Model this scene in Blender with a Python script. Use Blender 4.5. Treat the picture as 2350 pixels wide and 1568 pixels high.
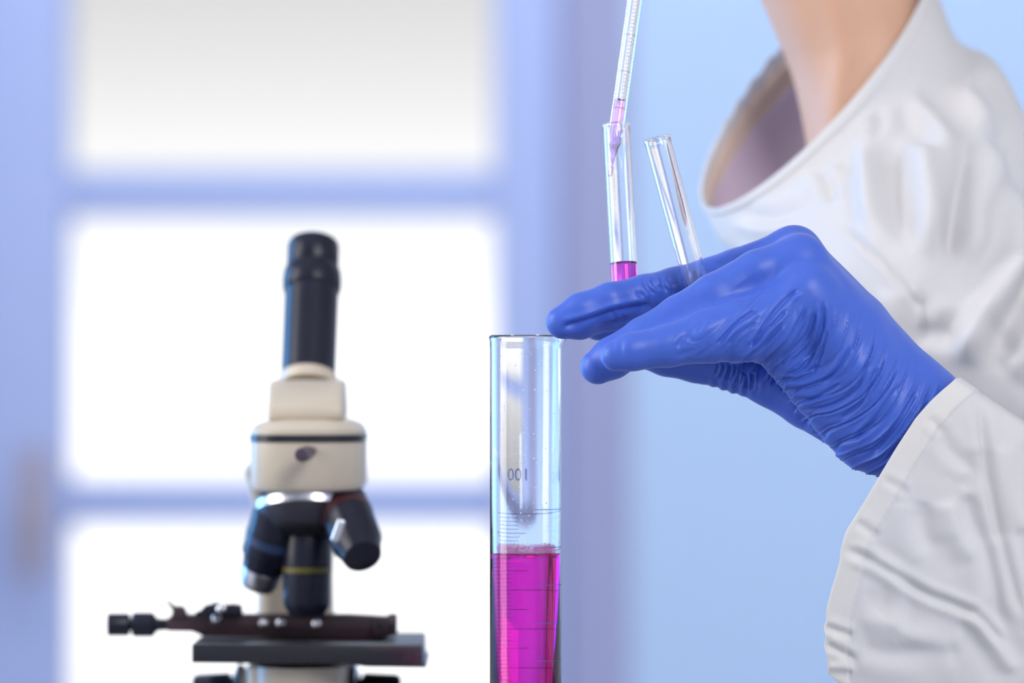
import bpy, bmesh, math, random
import numpy as np
from mathutils import Vector, Matrix, noise as mnoise

for o in list(bpy.data.objects):
    bpy.data.objects.remove(o, do_unlink=True)
scene = bpy.context.scene
COL = scene.collection
random.seed(7)
rng = np.random.default_rng(7)

# ------------------------------------------------------------------ camera
Z0 = 0.27                       # lens height above the bench top (z = 0)
F = 2350 * 200.0 / 36.0         # focal length in pixels of the 2350 x 1568 frame
cam_d = bpy.data.cameras.new('camera')
cam = bpy.data.objects.new('camera', cam_d)
COL.objects.link(cam)
cam.location = (0, 0, Z0)
cam.rotation_euler = (math.pi / 2, 0, 0)
cam_d.lens = 200; cam_d.sensor_width = 36; cam_d.clip_start = 0.05; cam_d.clip_end = 100
cam_d.dof.use_dof = True
cam_d.dof.focus_distance = 2.358
cam_d.dof.aperture_fstop = 7.0
scene.camera = cam

# ------------------------------------------------------------------ world: hazy bright sky outside the window
wld = bpy.data.worlds.new('sky'); scene.world = wld; wld.use_nodes = True
nt = wld.node_tree; nt.nodes.clear()
n_out = nt.nodes.new('ShaderNodeOutputWorld'); n_bg = nt.nodes.new('ShaderNodeBackground')
n_tc = nt.nodes.new('ShaderNodeTexCoord'); n_sep = nt.nodes.new('ShaderNodeSeparateXYZ')
n_mx = nt.nodes.new('ShaderNodeMath'); n_mx.operation = 'MAXIMUM'; n_mx.inputs[1].default_value = 0.0
n_ml = nt.nodes.new('ShaderNodeMath'); n_ml.operation = 'MULTIPLY'; n_ml.inputs[1].default_value = -17.0
n_ex = nt.nodes.new('ShaderNodeMath'); n_ex.operation = 'EXPONENT'
n_ma = nt.nodes.new('ShaderNodeMath'); n_ma.operation = 'MULTIPLY_ADD'
n_ma.inputs[1].default_value = 1.18; n_ma.inputs[2].default_value = 0.32
nt.links.new(n_tc.outputs['Generated'], n_sep.inputs[0]); nt.links.new(n_sep.outputs['Z'], n_mx.inputs[0])
nt.links.new(n_mx.outputs[0], n_ml.inputs[0]); nt.links.new(n_ml.outputs[0], n_ex.inputs[0])
nt.links.new(n_ex.outputs[0], n_ma.inputs[0]); nt.links.new(n_ma.outputs[0], n_bg.inputs['Strength'])
n_bg.inputs['Color'].default_value = (1.0, 0.995, 0.99, 1)
nt.links.new(n_bg.outputs[0], n_out.inputs[0])

# ------------------------------------------------------------------ lights
def area(name, loc, target, sx, sy, power, color):
    d = bpy.data.lights.new(name, 'AREA'); d.shape = 'RECTANGLE'; d.size = sx; d.size_y = sy
    d.energy = power; d.color = color
    o = bpy.data.objects.new(name, d); COL.objects.link(o); o.location = loc
    o.rotation_euler = (Vector(target) - Vector(loc)).to_track_quat('-Z', 'Y').to_euler()
    return o
area('softbox_key', (-1.76, 2.18, 0.90), (0.10, 2.30, 0.24), 0.95, 1.5, 28.0, (1.0, 0.975, 0.94))
area('softbox_blue', (-0.95, 3.16, 0.36), (0.0, 2.53, 0.25), 0.5, 0.9, 11.0, (0.10, 0.44, 1.0))
area('softbox_fill', (0.95, 0.55, 1.62), (0.15, 2.48, 0.25), 1.1, 1.0, 36.0, (1.0, 0.97, 0.935))  # added front fill, hung below the ceiling and aimed to brighten coat and collar
area('ceiling_lamp_back', (0.25, 5.85, 1.90), (0.35, 6.4, 0.2), 2.6, 0.7, 43.0, (0.95, 0.96, 1.0))

scene.view_settings.view_transform = 'Standard'
scene.view_settings.look = 'None'
scene.view_settings.exposure = 0.06
scene.view_settings.gamma = 1.0
scene.view_settings.use_curve_mapping = False
scene.cycles.use_adaptive_sampling = True
scene.cycles.adaptive_threshold = 0.045
scene.cycles.adaptive_min_samples = 14
scene.cycles.diffuse_bounces = 3
scene.cycles.max_bounces = 13
scene.cycles.transmission_bounces = 12
scene.cycles.transparent_max_bounces = 48
scene.cycles.caustics_reflective = False

# ------------------------------------------------------------------ helpers
def P(px, py, d):
    """point of the 2350 x 1568 frame at depth d (metres) -> world"""
    return Vector(((px - 1175.0) / F * d, d, Z0 + (784.0 - py) / F * d))

def Parr(px, py, d):
    return np.stack([(px - 1175.0) / F * d, d, Z0 + (784.0 - py) / F * d], -1)

def to_px(v):
    return 1175.0 + v[:, 0] / v[:, 1] * F, 784.0 - (v[:, 2] - Z0) / v[:, 1] * F

def tag(o, label=None, cat=None, group=None, kind=None):
    if label: o['label'] = label
    if cat: o['category'] = cat
    if group: o['group'] = group
    if kind: o['kind'] = kind
    return o

def empty(name, loc):
    o = bpy.data.objects.new(name, None); COL.objects.link(o); o.location = loc
    o.empty_display_size = 0.02
    return o

ORIG = {}
def mk(name, verts, faces, mat=None, parent=None, smooth=True, origin=None):
    """mesh object from world-space verts; children keep the origin of their thing"""
    v = np.asarray(verts, dtype=np.float64)
    if parent is not None:
        og = ORIG[parent.name]
    else:
        og = np.array(origin if origin is not None else (v.min(0) + v.max(0)) / 2)
        if origin is None: og[2] = v[:, 2].min()
    me = bpy.data.meshes.new(name)
    if isinstance(faces, np.ndarray):
        nf, kf = faces.shape
        me.vertices.add(len(v)); me.vertices.foreach_set('co', (v - og).astype(np.float32).ravel())
        me.loops.add(nf * kf); me.loops.foreach_set('vertex_index', np.ascontiguousarray(faces, dtype=np.int32).ravel())
        me.polygons.add(nf); me.polygons.foreach_set('loop_start', np.arange(0, nf * kf, kf, dtype=np.int32))
        me.update(calc_edges=True)
    else:
        me.from_pydata((v - og).tolist(), [], [list(f) for f in faces])
        me.update()
    if smooth:
        me.polygons.foreach_set('use_smooth', [True] * len(me.polygons))
    o = bpy.data.objects.new(name, me); COL.objects.link(o)
    if parent is not None:
        o.parent = parent
    else:
        o.location = og
    ORIG[o.name] = og
    if mat: me.materials.append(mat)
    return o

def root(name, loc, label, cat, group=None):
    o = empty(name, loc); ORIG[o.name] = np.array(loc, dtype=float)
    return tag(o, label, cat, group)

def sharp(o, deg=35):
    me = o.data
    bm = bmesh.new(); bm.from_mesh(me)
    bmesh.ops.recalc_face_normals(bm, faces=bm.faces)
    for e in bm.edges:
        if len(e.link_faces) == 2 and e.calc_face_angle(0) > math.radians(deg): e.smooth = False
    bm.to_mesh(me); bm.free()
    return o

def bevel(o, w, seg=3):
    m = o.modifiers.new('bevel', 'BEVEL'); m.width = w; m.segments = seg; m.limit_method = 'ANGLE'; m.angle_limit = math.radians(40)
    return o

def box(name, lo, hi, mat, parent=None, bev=0.0, seg=3, rot=None, origin=None):
    lo = np.array(lo); hi = np.array(hi)
    v = np.array([[(lo, hi)[(i >> k) & 1][k] for k in range(3)] for i in range(8)], float)
    if rot is not None:
        c = v.mean(0); v = (v - c) @ np.array(rot).T + c
    f = [(0, 2, 3, 1), (4, 5, 7, 6), (0, 1, 5, 4), (2, 6, 7, 3), (0, 4, 6, 2), (1, 3, 7, 5)]
    o = mk(name, v, f, mat, parent, smooth=bev > 0, origin=origin)
    if bev > 0: bevel(o, bev, seg)
    return o

def frame_of(axis):
    a = np.array(axis, float); a /= np.linalg.norm(a)
    t = np.array([1.0, 0, 0]) if abs(a[0]) < 0.9 else np.array([0, 0, 1.0])
    u = np.cross(t, a); u /= np.linalg.norm(u); w = np.cross(a, u)
    return a, w, u     # axis, ~x, ~other

def lathe(name, base, axis, prof, mat, parent=None, n=64, closed=False, deg=35, origin=None):
    """revolve (r, h) pairs round an axis through base; closed joins the last to the first"""
    a, u, w = frame_of(axis); base = np.array(base, float)
    th = np.linspace(0, 2 * math.pi, n, endpoint=False)
    dirs = np.cos(th)[:, None] * u + np.sin(th)[:, None] * w
    verts = []; rows = []
    for r, h in prof:
        c = base + a * h
        if r < 1e-7:
            rows.append([len(verts)]); verts.append(c)
        else:
            rows.append(list(range(len(verts), len(verts) + n))); verts.extend(list(c + dirs * r))
    faces = []
    pairs = list(zip(rows[:-1], rows[1:]))
    if closed: pairs.append((rows[-1], rows[0]))
    for A, B in pairs:
        for i in range(n):
            j = (i + 1) % n
            if len(A) == 1 and len(B) == 1: break
            if len(A) == 1: faces.append((A[0], B[j], B[i]))
            elif len(B) == 1: faces.append((A[i], A[j], B[0]))
            else: faces.append((A[i], A[j], B[j], B[i]))
    o = mk(name, np.array(verts), faces, mat, parent, origin=origin)
    return sharp(o, deg)

def prism(name, pts, d0, d1, mat, parent, bev=0.0, seg=2):
    """closed outline of (px, py) seen from the front, given its front depth d0 and thickness up to depth d1"""
    n = len(pts)
    f0 = [P(x, y, d0) for x, y in pts]
    v = [tuple(p) for p in f0] + [(p.x, d1, p.z) for p in f0]
    f = [tuple(range(n)), tuple(range(2 * n - 1, n - 1, -1))]
    for i in range(n): f.append((i, i + n, (i + 1) % n + n, (i + 1) % n))
    o = mk(name, np.array(v), f, mat, parent, smooth=bev > 0)
    bm = bmesh.new(); bm.from_mesh(o.data); bmesh.ops.recalc_face_normals(bm, faces=bm.faces); bm.to_mesh(o.data); bm.free()
    if bev > 0: bevel(o, bev, seg)
    return o

def catmull(pts, m):
    """resample control rows (n, k) to m rows with a Catmull-Rom spline"""
    pts = np.asarray(pts, float); n = len(pts)
    ext = np.vstack([2 * pts[0] - pts[1], pts, 2 * pts[-1] - pts[-2]])
    t = np.linspace(0, n - 1, m); i = np.minimum(t.astype(int), n - 2); f = (t - i)[:, None]
    p0, p1, p2, p3 = ext[i], ext[i + 1], ext[i + 2], ext[i + 3]
    return 0.5 * ((2 * p1) + (-p0 + p2) * f + (2 * p0 - 5 * p1 + 4 * p2 - p3) * f ** 2 + (-p0 + 3 * p1 - 3 * p2 + p3) * f ** 3)

def grid_faces(nr, nc, wrap=True):
    f = []
    for i in range(nr - 1):
        for j in range(nc if wrap else nc - 1):
            k = (j + 1) % nc
            f.append((i * nc + j, i * nc + k, (i + 1) * nc + k, (i + 1) * nc + j))
    return f

# signed distance modelling -------------------------------------------------
def smin(a, b, k):
    h = np.clip(0.5 + 0.5 * (b - a) / k, 0, 1)
    return b * (1 - h) + a * h - k * h * (1 - h)

def rcone(G, a, b, r1, r2):
    ax, ay, az = [np.float32(q) for q in a]; d = [float(q) for q in (Vector(b) - Vector(a))]
    L = d[0] ** 2 + d[1] ** 2 + d[2] ** 2
    x, y, z = G[0] - ax, G[1] - ay, G[2] - az
    t = np.clip((x * d[0] + y * d[1] + z * d[2]) / L, 0, 1).astype(np.float32)
    return np.sqrt((x - t * d[0]) ** 2 + (y - t * d[1]) ** 2 + (z - t * d[2]) ** 2) - (r1 + t * (r2 - r1))

def ellip(G, c, r):
    x, y, z = (G[0] - c[0]) / r[0], (G[1] - c[1]) / r[1], (G[2] - c[2]) / r[2]
    return (np.sqrt(x * x + y * y + z * z) - 1) * min(r)

def make_grid(lo, hi, h):
    n = [int(math.ceil((hi[k] - lo[k]) / h)) + 1 for k in range(3)]
    return [(lo[k] + h * np.arange(n[k], dtype=np.float32)).reshape([-1 if q == k else 1 for q in range(3)]) for k in range(3)]

def surface_nets(S, lo, h):
    I = S < 0
    c = [(i, j, k) for i in (0, 1) for j in (0, 1) for k in (0, 1)]
    n = S.shape
    sl = lambda A, o: A[o[0]:n[0] - 1 + o[0], o[1]:n[1] - 1 + o[1], o[2]:n[2] - 1 + o[2]]
    cnt = sum(sl(I, o).astype(np.int8) for o in c)
    mask = (cnt > 0) & (cnt < 8)
    idx = np.full(mask.shape, -1, np.int64); idx[mask] = np.arange(mask.sum())
    cells = np.argwhere(mask).astype(float)
    vals = {o: sl(S, o)[mask].astype(float) for o in c}
    acc = np.zeros_like(cells); num = np.zeros(len(cells))
    for o in c:
        for ax in range(3):
            if o[ax]: continue
            q = list(o); q[ax] = 1; q = tuple(q)
            s0, s1 = vals[o], vals[q]
            x = (s0 < 0) != (s1 < 0)
            t = s0[x] / (s0[x] - s1[x])
            p = np.tile(np.array(o, float), (x.sum(), 1)); p[:, ax] += t
            acc[x] += p; num[x] += 1
    V = (cells + acc / num[:, None]) * h + np.array(lo)
    faces = []
    for ax in range(3):
        a0 = [slice(None)] * 3; a1 = [slice(None)] * 3
        a0[ax] = slice(0, n[ax] - 1); a1[ax] = slice(1, n[ax])
        A, B = I[tuple(a0)], I[tuple(a1)]
        e = np.argwhere(A != B)
        b, d = [(1, 2), (2, 0), (0, 1)][ax]
        e = e[(e[:, b] > 0) & (e[:, d] > 0) & (e[:, b] < n[b] - 1) & (e[:, d] < n[d] - 1)]
        ins = I[e[:, 0], e[:, 1], e[:, 2]]
        def cell(db, dd):
            q = e.copy(); q[:, b] += db; q[:, d] += dd
            return idx[q[:, 0], q[:, 1], q[:, 2]]
        quad = np.stack([cell(-1, -1), cell(0, -1), cell(0, 0), cell(-1, 0)], 1)
        quad[~ins] = quad[~ins][:, ::-1]
        faces.append(quad)
    Fq = np.vstack(faces)
    return V, Fq[(Fq >= 0).all(1)]

def vert_normals(V, Fq):
    a, b, c, d = (V[Fq[:, k]] for k in range(4))
    fn = np.cross(c - a, d - b)
    N = np.zeros_like(V)
    for k in range(4): np.add.at(N, Fq[:, k], fn)
    return N / np.maximum(np.linalg.norm(N, axis=1), 1e-12)[:, None]

def subdivide(V, Fq):
    """one Catmull-Clark step"""
    nV = len(V); fc = V[Fq].mean(1); nF = len(Fq)
    e = np.sort(np.vstack([Fq[:, [k, (k + 1) % 4]] for k in range(4)]), 1)
    ue, inv = np.unique(e, axis=0, return_inverse=True); inv = inv.reshape(-1)
    inv4 = inv.reshape(4, nF).T
    s = np.zeros((len(ue), 3)); m = np.zeros(len(ue))
    np.add.at(s, inv, np.tile(fc, (4, 1))); np.add.at(m, inv, 1)
    mid = V[ue].mean(1); ep = np.where((m == 2)[:, None], (mid * 2 + s) / 4, mid)
    val = np.zeros(nV); fs = np.zeros((nV, 3)); fcnt = np.zeros(nV); es = np.zeros((nV, 3))
    for k in range(4): np.add.at(fs, Fq[:, k], fc); np.add.at(fcnt, Fq[:, k], 1)
    for k in range(2): np.add.at(es, ue[:, k], mid); np.add.at(val, ue[:, k], 1)
    n = np.maximum(val, 1)[:, None]
    nv = (fs / np.maximum(fcnt, 1)[:, None] + 2 * es / n + (n - 3) * V) / n
    W = np.vstack([nv, ep, fc])
    out = []
    for k in range(4):
        out.append(np.stack([Fq[:, k], nV + inv4[:, k], nV + len(ue) + np.arange(nF), nV + inv4[:, (k + 3) % 4]], 1))
    return W, np.vstack(out)

def seg_dist(px, py, pts):
    """distance of pixels to a polyline and the position 0..1 along it"""
    A = np.array(pts); sel = (px > A[:, 0].min() - 90) & (px < A[:, 0].max() + 90) & (py > A[:, 1].min() - 90) & (py < A[:, 1].max() + 90)
    full_d = np.full(px.shape, 300.0); full_t = np.zeros(px.shape); px, py = px[sel], py[sel]
    best = np.full(px.shape, 1e9); tt = np.zeros(px.shape)
    L = [math.dist(pts[i], pts[i + 1]) for i in range(len(pts) - 1)]; T = sum(L); run = 0
    for i in range(len(pts) - 1):
        (x0, y0), (x1, y1) = pts[i], pts[i + 1]; dx, dy = x1 - x0, y1 - y0
        t = np.clip(((px - x0) * dx + (py - y0) * dy) / (dx * dx + dy * dy), 0, 1)
        d = np.hypot(px - x0 - t * dx, py - y0 - t * dy)
        m = d < best; best[m] = d[m]; tt[m] = (run + t[m] * L[i]) / T
        run += L[i]
    full_d[sel] = best; full_t[sel] = tt
    return full_d, full_t

def nz(V, scale, seed=0.0):
    """vectorised gradient noise, about -1..1"""
    p = V * scale + np.array((seed, seed * 1.7, seed * .6)); i = np.floor(p).astype(np.int64); f = p - i
    w = f * f * f * (f * (f * 6 - 15) + 10); out = np.zeros(len(V))
    for c in range(8):
        o = np.array((c & 1, (c >> 1) & 1, c >> 2)); q = i + o
        h = (q[:, 0] * 374761393 + q[:, 1] * 668265263 + q[:, 2] * 2147483647 + 1013904223) & 0x7fffffff
        h = ((h ^ (h >> 13)) * 1274126177) & 0x7fffffff; h ^= h >> 16
        g = np.stack([(h & 1023) / 511.5 - 1, ((h >> 10) & 1023) / 511.5 - 1, ((h >> 20) & 1023) / 511.5 - 1], 1)
        out += (g * (f - o)).sum(1) * np.where(o, w, 1 - w).prod(1)
    return out * 1.15

def smooth01(a, b, x):
    t = np.clip((x - a) / (b - a), 0, 1); return t * t * (3 - 2 * t)

# ------------------------------------------------------------------ materials
def new_mat(name):
    m = bpy.data.materials.new(name); m.use_nodes = True
    return m, m.node_tree, m.node_tree.nodes['Principled BSDF']

def pbr(name, col, rough=0.5, metal=0.0, spec=0.5, bump=None, var=None, coat=0.0, sheen=0.0, sss=0.0, sss_r=(0.01, 0.004, 0.002)):
    """bump = (scale, strength, distance) noise relief; var = (scale, second colour) noise colour variation"""
    m, t, b = new_mat(name)
    b.inputs['Base Color'].default_value = (*col, 1); b.inputs['Roughness'].default_value = rough
    b.inputs['Metallic'].default_value = metal; b.inputs['Specular IOR Level'].default_value = spec
    b.inputs['Coat Weight'].default_value = coat; b.inputs['Sheen Weight'].default_value = sheen
    if sss > 0:
        b.inputs['Subsurface Weight'].default_value = sss; b.inputs['Subsurface Radius'].default_value = sss_r
        b.inputs['Subsurface Scale'].default_value = 1.0
    tc = t.nodes.new('ShaderNodeTexCoord')
    if var:
        n = t.nodes.new('ShaderNodeTexNoise'); n.inputs['Scale'].default_value = var[0]; n.inputs['Detail'].default_value = 3
        mx = t.nodes.new('ShaderNodeMix'); mx.data_type = 'RGBA'
        mx.inputs['A'].default_value = (*col, 1); mx.inputs['B'].default_value = (*var[1], 1)
        t.links.new(tc.outputs['Object'], n.inputs['Vector']); t.links.new(n.outputs['Fac'], mx.inputs['Factor'])
        t.links.new(mx.outputs['Result'], b.inputs['Base Color'])
    if bump:
        n = t.nodes.new('ShaderNodeTexNoise'); n.inputs['Scale'].default_value = bump[0]; n.inputs['Detail'].default_value = 3
        bp = t.nodes.new('ShaderNodeBump'); bp.inputs['Strength'].default_value = bump[1]; bp.inputs['Distance'].default_value = bump[2]
        t.links.new(tc.outputs['Object'], n.inputs['Vector']); t.links.new(n.outputs['Fac'], bp.inputs['Height'])
        t.links.new(bp.outputs['Normal'], b.inputs['Normal'])
    return m

def glass(name, col=(1, 1, 1), ior=1.47, rough=0.0):
    m, t, b = new_mat(name)
    b.inputs['Base Color'].default_value = (*col, 1); b.inputs['Roughness'].default_value = rough
    b.inputs['IOR'].default_value = ior; b.inputs['Transmission Weight'].default_value = 1.0
    return m

def pane_glass(name, tint=(1, 1, 1), ior=1.45, rough=.02):
    m = bpy.data.materials.new(name); m.use_nodes = True; t = m.node_tree; t.nodes.clear()
    out = t.nodes.new('ShaderNodeOutputMaterial'); mix = t.nodes.new('ShaderNodeMixShader')
    tr = t.nodes.new('ShaderNodeBsdfTransparent'); gl = t.nodes.new('ShaderNodeBsdfGlossy'); gl.inputs['Roughness'].default_value = rough; tr.inputs['Color'].default_value = (*tint, 1)
    fr = t.nodes.new('ShaderNodeFresnel'); fr.inputs['IOR'].default_value = ior
    t.links.new(fr.outputs[0], mix.inputs[0]); t.links.new(tr.outputs[0], mix.inputs[1]); t.links.new(gl.outputs[0], mix.inputs[2])
    t.links.new(mix.outputs[0], out.inputs[0])
    return m

def film(name, tint):
    """thin wet bubble film: clear face on, glossy towards the outline"""
    m = bpy.data.materials.new(name); m.use_nodes = True; t = m.node_tree; t.nodes.clear()
    out = t.nodes.new('ShaderNodeOutputMaterial'); mix = t.nodes.new('ShaderNodeMixShader')
    tr = t.nodes.new('ShaderNodeBsdfTransparent'); tr.inputs['Color'].default_value = (*tint, 1)
    gl = t.nodes.new('ShaderNodeBsdfGlossy'); gl.inputs['Roughness'].default_value = .15; gl.inputs['Color'].default_value = (1, .80, .90, 1)
    lw = t.nodes.new('ShaderNodeLayerWeight'); lw.inputs['Blend'].default_value = .25
    ml = t.nodes.new('ShaderNodeMath'); ml.operation = 'MULTIPLY'; ml.inputs[1].default_value = .45
    t.links.new(lw.outputs['Facing'], ml.inputs[0]); t.links.new(ml.outputs[0], mix.inputs[0])
    t.links.new(tr.outputs[0], mix.inputs[1]); t.links.new(gl.outputs[0], mix.inputs[2]); t.links.new(mix.outputs[0], out.inputs[0])
    return m

M = dict(
    wall=pbr('wall_blue_paint', (0.48, 0.65, 0.92), 0.75, var=(3.0, (0.46, 0.63, 0.90)), bump=(60, 0.1, 0.002)),
    white_wall=pbr('wall_white_paint', (0.88, 0.89, 0.92), 0.8, bump=(60, 0.1, 0.002)),
    reveal=pbr('reveal_lavender_paint', (0.50, 0.53, 0.78), 0.7),
    wframe=pbr('window_frame_paint', (0.43, 0.52, 0.84), 0.55, var=(2.0, (0.41, 0.51, 0.85))),
    floor=pbr('floor_vinyl', (0.74, 0.75, 0.80), 0.5, var=(9.0, (0.70, 0.72, 0.78))),
    bench=pbr('bench_laminate', (0.36, 0.37, 0.41), 0.4, var=(30, (0.33, 0.34, 0.38))),
    handle=pbr('handle_metal', (0.42, 0.36, 0.42), 0.45, metal=0.2),
    pane=pane_glass('window_pane_glass'),
    beige=pbr('microscope_beige_enamel', (0.60, 0.53, 0.43), 0.38, bump=(900, 0.03, 0.0005), var=(25, (0.58, 0.51, 0.42))),
    black=pbr('microscope_black_enamel', (0.010, 0.011, 0.024), 0.30, spec=0.28, bump=(800, 0.05, 0.0005), var=(60, (0.013, 0.014, 0.030))),
    blackgloss=pbr('stage_black_gloss', (0.010, 0.010, 0.018), 0.34, var=(40, (0.016, 0.016, 0.022))),
    bronze=pbr('mechanical_stage_bronze_black', (0.055, 0.033, 0.042), 0.36, metal=0.3, var=(50, (0.07, 0.04, 0.048))),
    chrome=pbr('satin_chrome', (0.72, 0.72, 0.76), 0.24, metal=1.0, var=(120, (0.66, 0.66, 0.7))),
    darkmetal=pbr('blackened_metal', (0.05, 0.05, 0.065), 0.3, metal=0.6, var=(70, (0.04, 0.04, 0.055))),
    yellow=pbr('yellow_ring_paint', (0.12, 0.10, 0.01), 0.4, var=(80, (0.10, 0.085, 0.01))),
    red=pbr('red_ring_paint', (0.05, 0.006, 0.01), 0.4, var=(80, (0.04, 0.006, 0.01))),
    bluering=pbr('blue_ring_paint', (0.012, 0.035, 0.10), 0.4, var=(80, (0.012, 0.03, 0.09))),
    screw=pbr('screw_purple_plastic', (0.07, 0.045, 0.075), 0.35, var=(60, (0.06, 0.04, 0.06))),
    lens=glass('lens_glass', (0.8, 0.85, 1.0), 1.5),
    glass=glass('laboratory_glass', (0.985, 0.99, 1.0), 1.47),
    liquid=glass('magenta_liquid', (1.0, 0.003, 0.46), 1.335),
    liquid_pale=glass('magenta_liquid_in_tube', (1.0, 0.11, 0.74), 1.335),
    liquid_pip=glass('pink_liquid_in_pipette', (0.93, 0.55, 0.88), 1.335),
    foam=film('pink_foam_film', (1.0, 0.965, 0.985)),
    drop=glass('water_drops', (1.0, 1.0, 1.0), 1.33),
    ink=pbr('blue_scale_print', (0.12, 0.18, 0.54), 0.6, var=(300, (0.12, 0.18, 0.52))),
    inkbrown=pbr('brown_scale_print', (0.10, 0.05, 0.09), 0.6, var=(300, (0.16, 0.07, 0.08))),
    coat=pbr('white_cotton_drill', (0.84, 0.83, 0.84), 0.85, spec=0.15, bump=(1500, 0.16, 0.0006), sheen=0.15, var=(18, (0.82, 0.815, 0.83))),
    hem=pbr('white_cotton_hem', (0.87, 0.86, 0.85), 0.85, spec=0.15, bump=(1500, 0.16, 0.0006), sheen=0.15, var=(40, (0.84, 0.83, 0.82))),
    lining=pbr('cream_collar_facing', (0.94, 0.82, 0.76), 0.9, spec=0.1, var=(30, (0.91, 0.78, 0.72))),
    shirt=pbr('lilac_shirt_cotton', (0.91, 0.82, 0.96), 0.9, spec=0.1, var=(35, (0.88, 0.78, 0.94))),
    skin=pbr('skin', (0.70, 0.44, 0.31), 0.5, spec=0.3, bump=(700, 0.08, 0.0006), var=(22, (0.66, 0.39, 0.28)), sss=0.25),
    hair=pbr('dark_hair', (0.05, 0.035, 0.03), 0.5, bump=(300, 0.5, 0.003), var=(90, (0.09, 0.06, 0.05))),
    glove=pbr('blue_nitrile', (0.046, 0.116, 0.57), 0.42, spec=0.45, bump=(2600, 0.10, 0.0004), var=(45, (0.052, 0.128, 0.60)), sheen=0.30),
)
def translucent(m, col, fac):
    t = m.node_tree; b = t.nodes['Principled BSDF']; out = t.nodes['Material Output']
    mx = t.nodes.new('ShaderNodeMixShader'); tl = t.nodes.new('ShaderNodeBsdfTranslucent')
    mx.inputs[0].default_value = fac; tl.inputs['Color'].default_value = (*col, 1)
    t.links.new(b.outputs[0], mx.inputs[1]); t.links.new(tl.outputs[0], mx.inputs[2]); t.links.new(mx.outputs[0], out.inputs['Surface'])
translucent(M['coat'], (0.86, 0.84, 0.88), .28); translucent(M['hem'], (0.86, 0.84, 0.84), .22)
translucent(M['lining'], (0.85, 0.70, 0.64), .40); translucent(M['shirt'], (0.80, 0.70, 0.88), .45)
translucent(M['ink'], (0.22, 0.30, 0.72), .30); translucent(M['inkbrown'], (0.25, 0.15, 0.25), .15)
M['glove'].node_tree.nodes['Principled BSDF'].inputs['Sheen Tint'].default_value = (0.55, 0.62, 1.0, 1)
M['glove'].node_tree.nodes['Principled BSDF'].inputs['Sheen Roughness'].default_value = 0.4

# ================================================================== the room
YB = 7.0                                  # back wall plane
XL, XR, YF = -2.0, 2.2, -0.6
ZF, ZC = -0.75, 1.95
s = lambda o: tag(o, kind='structure')
s(box('floor', (XL - .1, YF - .1, ZF - .1), (XR + .1, YB + .4, ZF), M['floor']))
s(box('ceiling', (XL - .1, YF - .1, ZC), (XR + .1, YB + .4, ZC + .1), M['white_wall']))
s(box('wall_left', (XL - .1, YF, ZF), (XL, YB, ZC), M['white_wall']))
s(box('wall_right', (XR, YF, ZF), (XR + .1, YB, ZC), M['white_wall']))
s(box('wall_front', (XL, YF - .1, ZF), (XR, YF, ZC), M['white_wall']))

k = YB / F
wx = lambda px: (px - 1175) * k
wz = lambda py: Z0 + (784 - py) * k
# the window: three stacked panes in a painted frame, set 0.13 m back between splayed sides
YW = YB + 0.13; kw = YW / F
fx = lambda px: (px - 1175) * kw
fz = lambda py: Z0 + (784 - py) * kw
row_edges = [(-240, 388), (502, 1099), (1206, 1800)]       # pane openings, top and bottom
PL, PR = 160, 1134
OL, OR, OT, OB = -90, 1282, -330, 1900                       # outside of the frame
# wall with a splayed opening
ox0, ox1, oz0, oz1 = fx(OL), fx(OR), fz(OB), fz(OT)
sx0, sx1, sz0, sz1 = ox0 - 0.12, ox1 + 0.088, oz0 - 0.05, oz1 + 0.05
def ring(x0, x1, z0, z1, y): return [(x0, y, z0), (x1, y, z0), (x1, y, z1), (x0, y, z1)]
v = ring(XL, XR, ZF, ZC, YB) + ring(sx0, sx1, sz0, sz1, YB) + ring(XL, XR, ZF, ZC, YB + .25) + ring(sx0, sx1, sz0, sz1, YB + .25)
f = []
for i in range(4):
    j = (i + 1) % 4
    f += [(i, j, j + 4, i + 4), (8 + i, 12 + i, 12 + j, 8 + j)]
wb = mk('wall_back', np.array(v), f, M['wall'], None, smooth=False, origin=(0, YB, ZF)); s(wb)
# splayed reveal as trim
v = ring(sx0, sx1, sz0, sz1, YB - .002) + ring(ox0, ox1, oz0, oz1, YW - .01) + ring(ox0 - .02, ox1 + .02, oz0 - .02, oz1 + .02, YB + .25) + ring(sx0, sx1, sz0, sz1, YB + .25)
f = []
for a, b in ((0, 4), (4, 8), (8, 12), (12, 0)):
    for i in range(4):
        j = (i + 1) % 4; f.append((a + i, a + j, b + j, b + i))
tr = mk('trim_1', np.array(v), f, M['reveal'], None, smooth=False, origin=(0, YB, ZF)); s(tr)
bm = bmesh.new(); bm.from_mesh(tr.data); bmesh.ops.recalc_face_normals(bm, faces=bm.faces); bm.to_mesh(tr.data); bm.free()
win = empty('window_1', (fx((OL + OR) / 2), YW, fz(OB))); ORIG[win.name] = np.array(win.location); s(win)
def wbox(name, x0, x1, p0, p1, y0, y1, mat, bev=0.006):
    return box(name, (fx(x0), y0, fz(p1)), (fx(x1), y1, fz(p0)), mat, win, bev)
wbox('frame_stile', OL, PL, OT, OB, YW - .03, YW + .05, M['wframe'])
wbox('frame_stile', PR, OR, OT, OB, YW - .03, YW + .05, M['wframe'])
wbox('frame_head', PL, PR, OT, row_edges[0][0], YW - .028, YW + .05, M['wframe'])
wbox('frame_sill', PL, PR, row_edges[2][1], OB, YW - .028, YW + .05, M['wframe'])
wbox('glazing_bar', PL, PR, row_edges[0][1], row_edges[1][0], YW - .026, YW + .045, M['wframe'])
wbox('glazing_bar', PL, PR, row_edges[1][1], row_edges[2][0], YW - .026, YW + .045, M['wframe'])
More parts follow.
